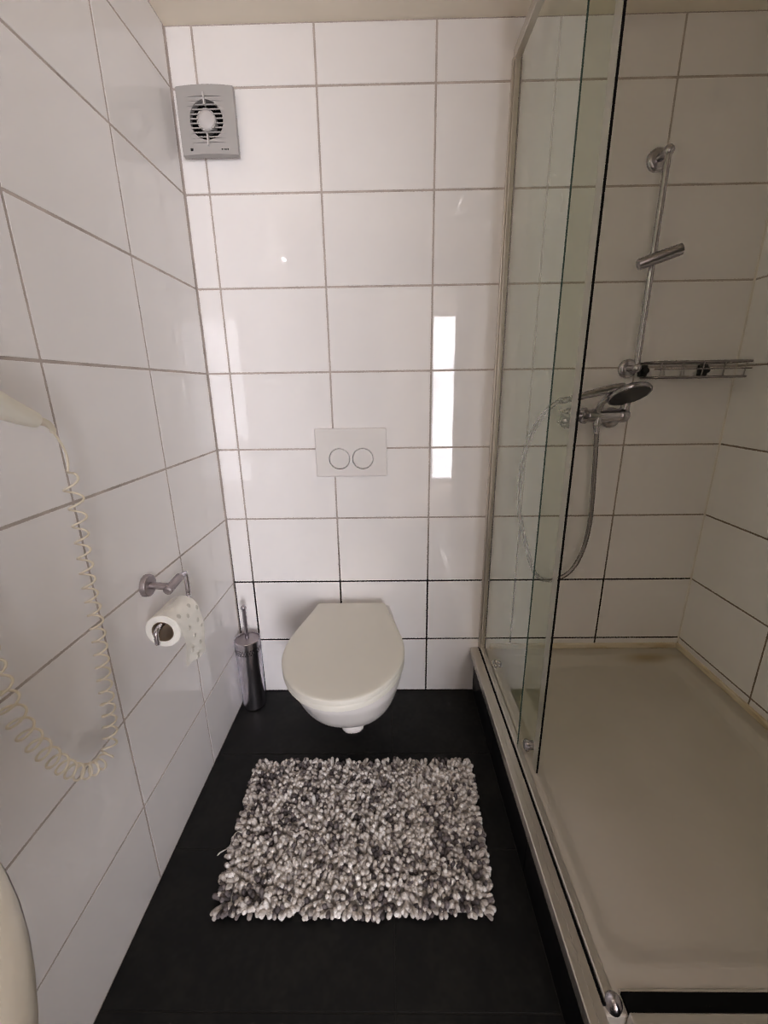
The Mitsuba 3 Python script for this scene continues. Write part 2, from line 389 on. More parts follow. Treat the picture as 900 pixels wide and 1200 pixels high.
fr = part(t, 'bottom_rail', join(box(0.980, W - 0.004, TRAY_Y - 0.016, TRAY_Y - 0.001, TRAY_Z - 0.02, RZ + 0.012, 0.003), box(0.980, W - 0.004, TRAY_Y + 0.024, TRAY_Y + 0.03, RZ, RZ + 0.006, 0.002)), 'rail_aluminium')
part(fr, 'channel_seal', box(0.982, W - 0.004, TRAY_Y - 0.001, TRAY_Y + 0.024, RZ, RZ + 0.008), 'black_rubber', label='dark groove seal')
part(t, 'corner_piece', join(ball([0.962, TRAY_Y + 0.010, RZ + 0.010], 0.0135), rod([0.962, TRAY_Y + 0.010, RZ - 0.001], [0.962, TRAY_Y + 0.010, RZ + 0.008], 0.0125)), 'chrome', label='round chrome corner connector')
part(t, 'top_rail', box(0.948, 0.968, TRAY_Y - 0.016, -0.002, TOP - 0.004, TOP + 0.024, 0.003), 'rail_aluminium')
part(t, 'top_rail', box(0.968, W - 0.004, TRAY_Y - 0.016, TRAY_Y + 0.018, TOP - 0.004, TOP + 0.028, 0.003), 'rail_aluminium')
part(t, 'wall_profile', join(box(0.944, 0.951, -0.012, -0.0005, RZ + 0.006, TOP, 0.002), box(0.951, 0.966, -0.015, -0.0005, RZ + 0.012, TOP, 0.002)), 'rail_aluminium')
part(t, 'profile_seal', box(0.966, 0.970, -0.016, -0.0005, RZ + 0.001, TOP, 0.001), 'black_rubber', label='dark seal strip')


def sheet(x, ya, yb, za, zb):
    return tri([[x, ya, za], [x, yb, za], [x, yb, zb], [x, ya, zb]], [[0, 1, 2], [0, 2, 3]])


fp = part(t, 'fixed_pane', sheet(GX, -0.022, GY, RZ + 0.008, TOP), 'glass', smooth=False, label='fixed clear glass pane')
part(fp, 'glass_edge', box(GX - 0.0016, GX + 0.0016, GY - 0.0015, GY, RZ + 0.008, TOP), 'glass_edge', label='dark green glass edge')
sd = part(t, 'sliding_door', sheet(SX, -0.09, SY, RZ + 0.004, TOP - 0.006), 'glass', smooth=False, label='clear glass sliding door')
part(sd, 'edge_seal', box(SX - 0.002, SX + 0.002, SY - 0.004, SY, RZ + 0.004, TOP - 0.006, 0.001), 'black_rubber', label='black magnetic edge strip')
part(sd, 'seal_lip', sheet(SX - 0.003, SY, SY + 0.026, RZ + 0.004, TOP - 0.006), 'clear_seal', smooth=False, label='clear plastic seal')
# the front side: a second fixed pane and door, slid together against the right wall
fp2 = part(t, 'fixed_pane', tri([[1.33, TRAY_Y + 0.018, RZ + 0.008], [W - 0.012, TRAY_Y + 0.018, RZ + 0.008], [W - 0.012, TRAY_Y + 0.018, TOP], [1.33, TRAY_Y + 0.018, TOP]], [[0, 1, 2], [0, 2, 3]]), 'glass', smooth=False)
part(fp2, 'glass_edge', box(1.3285, 1.33, TRAY_Y + 0.0164, TRAY_Y + 0.0196, RZ + 0.008, TOP), 'glass_edge')
sd2 = part(t, 'sliding_door', tri([[1.28, TRAY_Y + 0.030, RZ + 0.012], [1.70, TRAY_Y + 0.030, RZ + 0.012], [1.70, TRAY_Y + 0.030, TOP - 0.006], [1.28, TRAY_Y + 0.030, TOP - 0.006]], [[0, 1, 2], [0, 2, 3]]), 'glass', smooth=False)
part(sd2, 'edge_seal', box(1.276, 1.28, TRAY_Y + 0.028, TRAY_Y + 0.032, RZ + 0.012, TOP - 0.006, 0.001), 'black_rubber')
for y in (-0.49, -0.14):
    part(sd, 'roller', join(rod([SX - 0.016, y, RZ + 0.03], [SX + 0.012, y, RZ + 0.03], 0.012), rod([SX - 0.012, y, RZ + 0.03], [SX - 0.004, y, RZ + 0.03], 0.016)), 'chrome', label='chrome roller' if y < -0.3 else None)

# ------------------------------------------------------------------ toilet
TX = 0.452
half = spline([(0.125, -0.045), (0.141, -0.11), (0.160, -0.18), (0.178, -0.25), (0.1865, -0.32), (0.179, -0.385), (0.158, -0.44), (0.123, -0.49), (0.078, -0.525), (0.03, -0.542), (0.0, -0.545)], 40)
outline = np.vstack([half, (half * [-1, 1])[::-1][1:]])           # from the right back corner round the front to the left one


def seat_ring(inset, z):
    from shapely.geometry import Polygon
    pol = Polygon(outline).buffer(0.008).buffer(-0.008)
    pol = pol.buffer(-inset, join_style=1) if inset else pol
    xy = np.array(pol.exterior.coords)[:-1]
    s = np.r_[0, np.cumsum(np.linalg.norm(np.diff(np.vstack([xy, xy[:1]]), axis=0), axis=1))]
    c = np.vstack([xy, xy[:1]])
    a = np.interp(np.linspace(0, s[-1], 161)[:-1], s, c[:, 0])
    b = np.interp(np.linspace(0, s[-1], 161)[:-1], s, c[:, 1])
    k = np.argmin(np.abs(np.arctan2(b + 0.3, a)))
    a, b = np.roll(a, -k), np.roll(b, -k)
    if (np.roll(a, -1) * b - a * np.roll(b, -1)).sum() > 0:
        a, b = np.roll(a[::-1], 1), np.roll(b[::-1], 1)
    return np.column_stack([a + TX, b, np.full(160, z)])


t = thing('toilet', 'white wall-hung toilet with an ivory lid closed, under the flush plate', 'toilet')
part(t, 'lid', loft([seat_ring(0.004, 0.4155), seat_ring(0.0008, 0.4165), seat_ring(0, 0.419), seat_ring(0, 0.426), seat_ring(0.0015, 0.4295), seat_ring(0.005, 0.4315), seat_ring(0.012, 0.4325), seat_ring(0.04, 0.434), seat_ring(0.09, 0.435)]), 'lid_plastic', smooth=35, label='closed ivory plastic lid')
part(t, 'seat', loft([seat_ring(0.006, 0.394), seat_ring(0.0025, 0.3955), seat_ring(0.001, 0.398), seat_ring(0.001, 0.410), seat_ring(0.003, 0.4135), seat_ring(0.006, 0.4145)]), 'lid_plastic', smooth=35, label='ivory seat ring')


def bowl_ring(z, wid, yf, sq=2.3, n=96, yb=-0.001):
    """A D-shaped outline: straight against the wall, round in front."""
    t_ = np.linspace(0, np.pi, n)
    c, s = np.cos(t_), np.sin(t_)
    ym = yf + (yb - yf) * 0.43                                    # the widest place
    x = np.sign(c) * np.abs(c) ** (2 / sq) * wid
    y = ym + (yf - ym) * np.abs(s) ** (2 / sq)
    side = np.linspace(0, 1, 18)[1:]
    wb = min(wid * 0.76, 0.135)
    xs, ys = wid + (wb - wid) * side ** 1.6, ym + (yb - ym) * side
    xy = np.vstack([np.column_stack([x, y]), np.column_stack([-xs, ys]), np.column_stack([np.linspace(-wb, wb, 12)[1:-1], np.full(10, yb)]), np.column_stack([xs, ys])[::-1]])
    return np.column_stack([xy[:, 0] + TX + 0.008, xy[:, 1], np.full(len(xy), z)])[::-1]


levels = spline([(0.142, 0.035, -0.215), (0.150, 0.075, -0.285), (0.168, 0.104, -0.340), (0.196, 0.127, -0.388), (0.236, 0.144, -0.432), (0.29, 0.158, -0.475), (0.35, 0.169, -0.512), (0.385, 0.173, -0.527), (0.393, 0.172, -0.527)], 26)
part(t, 'bowl', loft([bowl_ring(*lv) for lv in levels]), 'ceramic', smooth=40)
part(t, 'outlet', rod([TX + 0.012, -0.262, 0.170], [TX + 0.014, -0.300, 0.094], 0.046, 0.036, n=40, bevel=0.008), 'ceramic')
for s in (-1, 1):
    part(t, 'hinge', rod([TX + s * 0.095, -0.066, 0.385], [TX + s * 0.095, -0.066, 0.4165], 0.010), 'lid_plastic')

# ------------------------------------------------------------------ flush plate
t = thing('flush_plate', 'white dual flush plate with two round buttons on the wall above the toilet', 'flush plate')
pl = m3.Manifold.batch_hull([m3.Manifold.sphere(0.004, 16).translate([x, y, z]) for x in (0.3475, 0.5855) for y in (-0.004, -0.009) for z in (0.9095, 1.0685)])
for cx in (0.4257, 0.5062):
    pl = pl - m3.Manifold.cylinder(0.03, 0.0365, 0.0365, 64).rotate([90, 0, 0]).translate([cx, 0.005, 0.9685])
pl = pl + m3.Manifold.cube([0.2, 0.003, 0.12]).translate([0.366, -0.004, 0.93])
part(t, 'plate', to_tri(pl), 'white_plastic', smooth=25)
for cx in (0.4257, 0.5062):
    part(t, 'button', lathe([(0.0, 0.004), (0.0345, 0.004), (0.0345, 0.0105), (0.0338, 0.0118), (0.030, 0.0122), (0.0, 0.0112)], [cx, 0, 0.9685], [0, -1, 0], 64), 'white_plastic', smooth=25)
    part(t, 'button_gap', lathe([(0.0345, 0.0105), (0.0366, 0.0105)], [cx, 0, 0.9685], [0, -1, 0], 64), 'black_rubber', label='dark ring gap')

# ------------------------------------------------------------------ ventilation fan
FX, FZ = 0.1005, 1.9235
t = thing('ventilation_fan', 'square grey extractor fan high in the left corner of the back wall', 'extractor fan')
part(t, 'housing', box(FX - 0.068, FX + 0.068, -0.018, -0.0005, FZ - 0.068, FZ + 0.068, 0.004), 'fan_plastic')
h = 0.079
arc = [(x, -0.030 - 0.008 * (1 - (x / h) ** 2)) for x in np.linspace(-h, h, 25)]
cs = m3.CrossSection([arc + [(h, -0.014), (-h, -0.014)]])
plate = m3.Manifold.extrude(cs, 2 * h).translate([FX, 0, FZ - h])
ring = m3.Manifold.cylinder(0.06, 0.0462, 0.0462, 64).rotate([90, 0, 0]).translate([FX, 0.005, FZ])
core = m3.Manifold.cylinder(0.06, 0.0265, 0.0265, 64).rotate([90, 0, 0]).translate([FX, 0.005, FZ])
plate = plate - (ring - core)
for k in range(-5, 6):
    z = FZ + k * 0.0105
    plate = plate - m3.Manifold.cube([0.104, 0.012, 0.0022]).translate([FX - 0.052, -0.0465, z - 0.0011]).rotate([0, 0, 0])
part(t, 'cover', to_tri(plate.trim_by_plane([0, -1, 0], 0.012)), 'fan_plastic', smooth=25)
part(t, 'centre_cap', lathe([(0.0, 0.043), (0.014, 0.0415), (0.022, 0.038), (0.0262, 0.032), (0.0262, 0.012)], [FX, 0, FZ], [0, -1, 0], 48), 'fan_light', smooth=40, label='pale round cap')
part(t, 'opening', lathe([(0.0265, 0.0195), (0.0462, 0.0195)], [FX, 0, FZ], [0, -1, 0], 48), 'black_rubber', label='dark ring opening')
for k in range(-4, 5):
    z = FZ + k * 0.0105 + 0.005
    dz = z - FZ
    if abs(dz) < 0.0455:
        o, i = math.sqrt(0.0462 ** 2 - dz ** 2), math.sqrt(max(0.0265 ** 2 - dz ** 2, 0))
        spans = [(-o, o)] if abs(dz) > 0.0265 else [(-o, -i), (i, o)]
        for a, b in spans:
            part(t, 'louvre', box(FX + a, FX + b, -0.0335, -0.0305, z - 0.0014, z + 0.0014), 'fan_plastic')
for s in (-1, 1):
    part(t, 'rib', box(FX - 0.0022, FX + 0.0022, -0.0435, -0.03, FZ + s * 0.046 - 0.014, FZ + s * 0.046 + 0.014, 0.0015), 'fan_light')
part(t, 'indicator_window', box(FX - 0.053, FX - 0.046, -0.0365, -0.033, FZ - 0.0705, FZ - 0.0645), 'black_plastic', label='small black square')
for k, w in enumerate((0.003, 0.002, 0.003, 0.002, 0.003)):
    part(t, 'emblem', box(FX + 0.034 + k * 0.0042, FX + 0.034 + k * 0.0042 + w, -0.0367, -0.033, FZ - 0.0695, FZ - 0.0665), 'black_plastic', label='tiny dark raised lettering' if k == 0 else None)

# ------------------------------------------------------------------ toilet paper
PX, PZ, PY0, PY1 = 0.062, 0.652, -0.578, -0.478
t = thing('toilet_paper_holder', 'brushed steel toilet paper holder fixed to the left wall', 'toilet paper holder')
part(t, 'mounting_disc', lathe([(0.0, 0.0135), (0.022, 0.0135), (0.0255, 0.012), (0.027, 0.009), (0.027, 0.0)], [0.0005, -0.515, 0.748], [1, 0, 0], 48), 'brushed_steel', smooth=35)
part(t, 'post', rod([0.01, -0.515, 0.748], [PX - 0.002, -0.515, 0.744], 0.0085), 'brushed_steel')
part(t, 'arm', rod([PX, -0.535, 0.741], [PX, -0.468, 0.749], 0.0105, bevel=0.003), 'brushed_steel')
bz = PZ + 0.008 + 0.0245 - 0.0062
bar = [(PX, -0.47, 0.748), (PX, -0.449, 0.748), (PX, -0.443, 0.746), (PX, -0.440, 0.740), (PX, -0.440, bz + 0.012), (PX, -0.442, bz + 0.005), (PX, -0.449, bz + 0.001), (PX, -0.47, bz), (PX, -0.592, bz), (PX, -0.600, bz - 0.002), (PX, -0.604, bz - 0.008), (PX, -0.604, bz - 0.034)]
part(t, 'bar', sweep(bar, 0.0055, 14), 'polished_steel', smooth=50)

t = thing('toilet_paper_roll', 'white toilet paper roll with dotted print hanging on the steel holder', 'toilet paper')
R0, R1 = 0.0255, 0.0415
PC = PZ + 0.008                          # the roll hangs on the bar
part(t, 'roll', lathe([(R0, 0.0), (R1 - 0.002, 0.0), (R1, 0.002), (R1, 0.098), (R1 - 0.002, 0.1), (R0, 0.1)], [PX, PY0, PC], [0, 1, 0], 64), 'paper', smooth=35)
part(t, 'core', lathe([(R0 + 0.0005, -0.0005), (R0 - 0.001, -0.0005), (R0 - 0.001, 0.1005), (R0 + 0.0005, 0.1005)], [PX, PY0, PC], [0, 1, 0], 48), 'cardboard', label='brown cardboard core')
prof = [(PX + (R1 + 0.0012) * math.cos(a), PC + (R1 + 0.0012) * math.sin(a)) for a in np.radians(np.arange(90, -1, -10))]
prof += [(PX + R1 + 0.0015 + 0.004 * math.sin(k * 0.5), PC - 0.0127 * k) for k in range(1, 11)]
vs, fs = [], []
for k, (x, z) in enumerate(prof):
    for j, fy in enumerate(np.linspace(0.002, 0.098, 8)):
        drop = 0.0
        if k > 9:
            drop = -(k - 9) * 0.0022 * (1 - j / 7) + 0.002 * math.sin(j * 2.1) * (k - 9) / 10
            x_ = x + 0.003 * math.sin(j * 0.9 + k * 0.2) * (k - 9) / 10
        else:
            x_ = x
        vs.append((x_, PY0 + fy + (0.0008 * (k - 9) if k > 9 else 0), z - drop))
for k in range(len(prof) - 1):
    for j in range(7):
        a = k * 8 + j
        fs += [[a, a + 1, a + 9], [a, a + 9, a + 8]]
n0 = len(vs)
vs2 = np.array(vs) - [0.0007, 0, 0.0003]
fs2 = [[a + n0, c + n0, b + n0] for a, b, c in fs]
sh = part(t, 'hanging_sheet', tri(np.vstack([vs, vs2]), fs + fs2), 'paper', smooth=50, label='loose hanging sheet')
dots = []
for i, (k, fy) in enumerate([(-1.3, 0.02), (-1.3, 0.07), (-0.6, 0.045), (-0.5, 0.09), (0.9, 0.03), (1.2, 0.075), (3.4, 0.05), (3.0, 0.088), (5.6, 0.03), (6.0, 0.07), (8.2, 0.05)]):
    if k < 0:
        a = -k * 0.55
        c = np.array([PX + (R1 + 0.0017) * math.cos(a), PY0 + fy, PC + (R1 + 0.0017) * math.sin(a)])
        nrm = [math.cos(a), 0, math.sin(a)]
    else:
        c = np.array([PX + R1 + 0.0060, PY0 + fy, PC - 0.0127 * k])
        nrm = [1, 0, 0]
    d = lathe([(0.0, 0.0006), (0.0052, 0.0003), (0.006, -0.001)], c, nrm, 16)
    dots.append(d)
for d in dots:
    part(sh, 'printed_dot', d, 'paper_print', label='grey printed dot')

# ------------------------------------------------------------------ toilet brush
t = thing('toilet_brush', 'steel toilet brush holder standing on the floor in the corner beside the toilet', 'toilet brush')
BX, BY = 0.054, -0.075
hold = lathe([(0.0, 0.0005), (0.034, 0.0005), (0.040, 0.004), (0.042, 0.01), (0.0475, 0.288), (0.0475, 0.300), (0.046, 0.3015), (0.044, 0.300), (0.044, 0.29), (0.038, 0.02), (0.0, 0.02)], [BX, BY, 0], [0, 0, 1], 56)
part(t, 'holder', hold, 'polished_steel', smooth=35)
holes = []
for row in range(3):
    for k in range(30):
        a = 2 * math.pi * (k + 0.5 * (row % 2)) / 30
        d = np.array([math.cos(a), math.sin(a), 0])
        holes.append(lathe([(0.0, 0.0004), (0.0028, 0.0004), (0.0028, -0.001)], np.array([BX, BY, 0.272 - row * 0.0085]) + d * (0.0473 - row * 0.00015), d, 8))
part(t, 'perforation', join(*holes), 'black_rubber', kind='stuff', label='rows of small dark holes below the rim')
part(t, 'lid', lathe([(0.0, 0.303), (0.010, 0.303), (0.030, 0.300), (0.0435, 0.296), (0.0435, 0.290)], [BX, BY, 0], [0, 0, 1], 48), 'brushed_steel', smooth=40)
part(t, 'handle', join(rod([BX, BY, 0.29], [BX, BY, 0.428], 0.007), ball([BX, BY, 0.430], 0.0105)), 'chrome', smooth=40, label='thin chrome handle with a round end')

# ------------------------------------------------------------------ hair dryer on the left wall
t = thing('hair_dryer', 'ivory wall-mounted hair dryer with a long coiled cord on the left wall', 'hair dryer')
ax = np.array([[0.078, -1.02, 1.262], [0.076, -0.96, 1.240], [0.075, -0.90, 1.2125], [0.075, -0.85, 1.186], [0.075, -0.815, 1.170], [0.075, -0.800, 1.164]])
sp = spline(ax, 30)
u = np.linspace(0, 1, 30)
rad = np.interp(u, [0, 0.4, 0.75, 0.93, 1], [0.024, 0.0235, 0.0185, 0.0140, 0.0115])
part(t, 'handle', sweep(sp, rad * 0.85, 24, ry=rad), 'ivory_plastic', smooth=50)
part(t, 'barrel', lathe([(0.0, -0.10), (0.03, -0.10), (0.037, -0.09), (0.040, 0.0), (0.036, 0.07), (0.032, 0.075), (0.0, 0.075)], [0.085, -1.05, 1.29], [0.25, 0.3, 1], 32), 'ivory_plastic', smooth=40)
part(t, 'wall_holder', box(0.0005, 0.045, -1.12, -0.98, 1.14, 1.42, 0.012), 'ivory_plastic')
part(t, 'strain_relief', sweep(spline([(0.075, -0.806, 1.165), (0.073, -0.785, 1.160), (0.068, -0.768, 1.152), (0.064, -0.760, 1.143)], 14), np.linspace(0.0072, 0.0042, 14), 14), 'cord_plastic', smooth=50)
lead = spline([(0.064, -0.760, 1.143), (0.055, -0.738, 1.12), (0.046, -0.722, 1.09), (0.040, -0.7235, 1.066)], 24)
centre = spline([(0.036, -0.7165, 1.062), (0.036, -0.7125, 1.0196), (0.036, -0.7195, 0.9335), (0.036, -0.7265, 0.8513), (0.036, -0.731, 0.763), (0.036, -0.7435, 0.6571), (0.037, -0.756, 0.572), (0.039, -0.7836, 0.5199), (0.041, -0.8319, 0.5366), (0.040, -0.8771, 0.6045), (0.038, -0.9052, 0.682), (0.036, -0.9187, 0.748), (0.035, -0.925, 0.8157), (0.034, -0.93, 0.90), (0.034, -0.945, 1.0), (0.034, -0.975, 1.09)], 1500)
tang = np.gradient(centre, axis=0)
seg = np.linalg.norm(tang, axis=1)
tang /= seg[:, None]
s = np.cumsum(seg)
pitch = np.interp(s / s[-1], [0, 0.04, 0.12, 0.36, 0.44, 0.50, 0.60, 1], [0.042, 0.034, 0.029, 0.026, 0.022, 0.019, 0.029, 0.029])
amp = np.interp(s / s[-1], [0, 0.04, 0.1, 0.4, 0.55, 0.75, 1], [0.013, 0.0125, 0.0105, 0.0115, 0.0125, 0.0145, 0.014])
phase = np.cumsum(seg / pitch) * 2 * np.pi + math.pi
aa = np.cross(tang, [1, 0, 0])
aa /= np.linalg.norm(aa, axis=1, keepdims=True)
bb = np.cross(tang, aa)
coil = centre + amp[:, None] * (np.cos(phase)[:, None] * aa + np.sin(phase)[:, None] * bb)
path = np.vstack([lead[:-1], coil])
part(t, 'coiled_cord', sweep(path, 0.0019, 7), 'cord_plastic', smooth=60, label='yellowed coiled cord hanging in a loop')

# ------------------------------------------------------------------ wash basin
t = thing('washbasin', 'cream ceramic washbasin rim jutting from the left wall in the foreground', 'washbasin')


def ell(z, k, n=96):
    a = np.arange(n) * 2 * np.pi / n
    return np.column_stack([0.4665 * k * np.cos(a), -1.493 + 0.40 * k * np.sin(a), np.full(n, z)])


bas = loft([ell(0.62, 0.45), ell(0.64, 0.62), ell(0.69, 0.80), ell(0.75, 0.925), ell(0.80, 0.985), ell(0.825, 1.0), ell(0.838, 0.995), ell(0.845, 0.98), ell(0.847, 0.96), ell(0.845, 0.90), ell(0.835, 0.86), ell(0.78, 0.78), ell(0.72, 0.62), ell(0.70, 0.35)])
bm = m3.Manifold(m3.Mesh(np.asarray(bas.vertices, np.float32), np.asarray(bas.faces, np.uint32))).trim_by_plane([1, 0, 0], 0.001)
part(t, 'bowl', to_tri(bm), 'basin_ceramic', smooth=35)
part(t, 'drain', lathe([(0.0, 0.706), (0.018, 0.706), (0.021, 0.704), (0.021, 0.699)], [0.07, -1.5, 0], [0, 0, 1], 32), 'chrome', label='chrome drain')

# small lamp over the basin: the photograph shows only its glint in the tiles
t = thing('wall_lamp', 'small lit globe lamp high on the left wall above the washbasin', 'wall lamp')
part(t, 'base', join(lathe([(0.0, 0.012), (0.03, 0.012), (0.034, 0.008), (0.034, 0.0)], [0.0005, -1.06, 1.83], [1, 0, 0], 32), rod([0.01, -1.06, 1.83], [0.045, -1.06, 1.845], 0.008), rod([0.045, -1.06, 1.84], [0.045, -1.06, 1.864], 0.010)), 'chrome')
part(t, 'globe', ball([0.045, -1.06, 1.875], 0.0117), 'white_plastic', smooth=True, label='lit glass globe', emitter={'type': 'area', 'radiance': rgb(*LAMP)})

# ------------------------------------------------------------------ rug
t = thing('bath_rug', 'shaggy bath rug of mottled grey and white tufts on the black floor', 'bath rug')
x0, x1, y0, y1 = 0.163, 0.838, -0.744, -0.356
part(t, 'backing', box(x0 + 0.015, x1 - 0.015, y0, y1, 0.0005, 0.007, 0.003), 'rug_backing')
NT = 2800
step = math.sqrt((x1 - x0) * (y1 - y0) / NT)
gx, gy = np.meshgrid(np.arange(x0 + step / 2, x1, step), np.arange(y0 + step / 2, y1, step))
base = np.column_stack([gx.ravel(), gy.ravel()]) + rng.uniform(-0.55, 0.55, (gx.size, 2)) * step
extra = []
for k in range(260):                                       # a fringe of tufts leaning out over the edges
    e = rng.integers(0, 4)
    f = rng.uniform(0, 1)
    extra.append([(x0 + f * (x1 - x0), y0), (x0 + f * (x1 - x0), y1), (x0, y0 + f * (y1 - y0)), (x1, y0 + f * (y1 - y0))][e])
base = np.vstack([base, np.array(extra)])
n = len(base)
cx, cy = (x0 + x1) / 2, (y0 + y1) / 2
ex = np.clip((np.abs(base[:, 0] - cx) - (x1 - x0) / 2 + 0.03) / 0.03, 0, 1) * np.sign(base[:, 0] - cx)
ey = np.clip((np.abs(base[:, 1] - cy) - (y1 - y0) / 2 + 0.03) / 0.03, 0, 1) * np.sign(base[:, 1] - cy)
lean = rng.normal(0, 0.45, (n, 2)) + np.column_stack([ex, ey]) * 0.9 + [0, -0.15]
lean2 = lean + rng.normal(0, 0.7, (n, 2))
L = rng.uniform(0.020, 0.029, n)
R = rng.uniform(0.0052, 0.0069, n)
rings, sides = 6, 6
tt = np.array([0, 0.3, 0.55, 0.76, 0.9, 0.98])
rr = np.array([0.85, 1.0, 1.0, 1.0, 0.87, 0.5])
d0 = np.column_stack([lean, np.ones(n)])
d0 /= np.linalg.norm(d0, axis=1, keepdims=True)
d1 = np.column_stack([lean2, rng.uniform(0.05, 0.9, n)])
d1 /= np.linalg.norm(d1, axis=1, keepdims=True)
p0 = np.column_stack([base, np.full(n, 0.005)])
cen = p0[:, None] + (d0[:, None] * (tt - tt ** 2 / 2)[None, :, None] + d1[:, None] * (tt ** 2 / 2)[None, :, None]) * L[:, None, None]
cen[:, :, 2] = np.maximum(cen[:, :, 2], R[:, None] * 0.9)
dd = d0[:, None] * (1 - tt)[None, :, None] + d1[:, None] * tt[None, :, None]
dd /= np.linalg.norm(dd, axis=2, keepdims=True)
ref = np.array([0.37, 0.85, -0.37])
aa = np.cross(dd, ref)
aa /= np.linalg.norm(aa, axis=2, keepdims=True)
bb = np.cross(dd, aa)
ang = np.arange(sides) * 2 * np.pi / sides
V = cen[:, :, None] + (R[:, None, None, None] * rr[None, :, None, None]) * (np.cos(ang)[None, None, :, None] * aa[:, :, None] + np.sin(ang)[None, None, :, None] * bb[:, :, None])
V[..., 2] = np.maximum(V[..., 2], 0.0008)
taper = 1 - 0.045 * np.clip((y1 - V[..., 1]) / (y1 - y0), 0, 1.1)             # the front edge is a little narrower
V[..., 0] = cx + (V[..., 0] - cx) * taper
cen[:, -1, 0] = V[:, -1, :, 0].mean(1)
V = np.concatenate([V.reshape(n, -1, 3), (cen[:, -1] + dd[:, -1] * R[:, None] * 0.15)[:, None]], 1)
per = rings * sides + 1
F = []
for k in range(rings - 1):
    for i in range(sides):
        j = (i + 1) % sides
        F += [[k * sides + i, k * sides + j, (k + 1) * sides + j], [k * sides + i, (k + 1) * sides + j, (k + 1) * sides + i]]
for i in range(sides):
    F.append([(rings - 1) * sides + i, (rings - 1) * sides + (i + 1) % sides, per - 1])
F = (np.array(F)[None] + (np.arange(n) * per)[:, None, None]).reshape(-1, 3)
tones = np.array([[0.70, 0.65, 0.61], [0.56, 0.51, 0.475], [0.86, 0.82, 0.79], [0.40, 0.36, 0.34], [0.20, 0.172, 0.172], [0.11, 0.096, 0.098]])
import meshkit
clump = meshkit.noise(np.column_stack([base * 45, np.zeros(n)])) * 0.5 + rng.uniform(0, 1, n) * 0.6
order = np.argsort(np.argsort(clump)) / n
pick = np.array([5, 4, 3, 1, 0, 2])[np.searchsorted([0.10, 0.23, 0.34, 0.52, 0.80], order)]
col = np.repeat(tones[pick] * rng.uniform(0.88, 1.1, (n, 1)), per, 0)
part(t, 'pile', tri(V.reshape(-1, 3), F), 'rug_yarn', smooth=True, color=col, kind='stuff', label='dense grey, white and charcoal yarn tufts')
part(t, 'loose_thread', sweep(spline([(0.175, -0.575, 0.02), (0.155, -0.58, 0.012), (0.15, -0.60, 0.004), (0.135, -0.612, 0.003), (0.125, -0.622, 0.003)], 24), 0.0016, 6), 'paper', label='loose white thread')

# ------------------------------------------------------------------ shower fittings
t = thing('shower_rail', 'chrome shower riser rail on the back wall of the shower', 'shower rail')
BX, BY = 1.378, -0.052
for z in (1.822, 1.252):
    br = part(t, 'bracket', join(lathe([(0.0, 0.014), (0.020, 0.0135), (0.027, 0.010), (0.030, 0.004), (0.030, 0.0)], [BX, -0.0005, z], [0, -1, 0], 40), rod([BX, -0.008, z], [BX, BY - 0.004, z], 0.0105), ball([BX, BY, z], 0.0145)), 'chrome', smooth=40)
part(t, 'bar', rod([BX, BY, 1.245], [BX, BY, 1.828], 0.0085), 'chrome', smooth=40)
a, b = np.array([BX - 0.045, BY - 0.004, 1.540]), np.array([BX + 0.062, BY - 0.040, 1.572])
part(t, 'slider', lathe([(0.0, 0.0), (0.011, 0.0), (0.0155, 0.004), (0.0165, 0.05), (0.0155, 0.112), (0.012, 0.114), (0.012, 0.10), (0.0, 0.10)], a, b - a, 32), 'chrome', smooth=40, label='chrome hand shower slider')

t = thing('mixer_tap', 'chrome wall mixer tap below the shower rail', 'tap')
MZ, MY = 1.108, -0.062
for x in (1.205, 1.345):
    part(t, 'rosette', lathe([(0.0, 0.016), (0.018, 0.015), (0.030, 0.009), (0.034, 0.002), (0.034, 0.0)], [x, -0.0005, MZ - 0.012], [0, -1, 0], 40), 'chrome', smooth=40)
    part(t, 'connector', rod([x, -0.01, MZ - 0.012], [x, MY, MZ], 0.014), 'chrome', smooth=40)
part(t, 'body', join(lathe([(0.0, 0.0), (0.016, 0.0), (0.020, 0.006), (0.021, 0.05), (0.020, 0.12), (0.016, 0.126), (0.0, 0.126)], [1.235, MY, MZ], [1, 0, 0], 40), ball([1.348, MY, MZ], 0.024)), 'chrome', smooth=40)
hd = part(t, 'handle', lathe([(0.0, 0.0), (0.020, 0.0), (0.023, 0.003), (0.023, 0.008), (0.011, 0.012), (0.010, 0.030), (0.016, 0.036), (0.018, 0.045), (0.013, 0.054), (0.011, 0.073), (0.024, 0.077), (0.026, 0.088), (0.014, 0.096)], [1.143, MY, MZ], [1, 0, 0], 40), 'chrome', smooth=30)
part(hd, 'end_cap', lathe([(0.0, 0.002), (0.0205, 0.0008), (0.0208, 0.0)], [1.143, MY, MZ], [-1, 0, 0], 32), 'white_plastic', label='pale end cap')
part(t, 'outlet', join(rod([1.268, MY - 0.008, MZ], [1.268, MY - 0.008, MZ - 0.030], 0.0125), rod([1.268, MY - 0.008, MZ - 0.028], [1.268, MY - 0.008, MZ - 0.040], 0.0105, n=6)), 'chrome', smooth=30)
part(t, 'holder_fork', sweep(spline([(1.262, MY - 0.012, MZ + 0.012), (1.264, MY - 0.026, MZ + 0.035), (1.274, MY - 0.040, MZ + 0.055), (1.290, MY - 0.044, MZ + 0.066)], 20), 0.0095, 14), 'chrome', smooth=50)
part(t, 'lever', join(rod([1.352, MY, MZ + 0.01], [1.352, MY - 0.012, MZ + 0.055], 0.015, 0.011), box(1.318, 1.36, MY - 0.028, MY - 0.002, MZ + 0.048, MZ + 0.062, 0.005)), 'chrome', smooth=35)

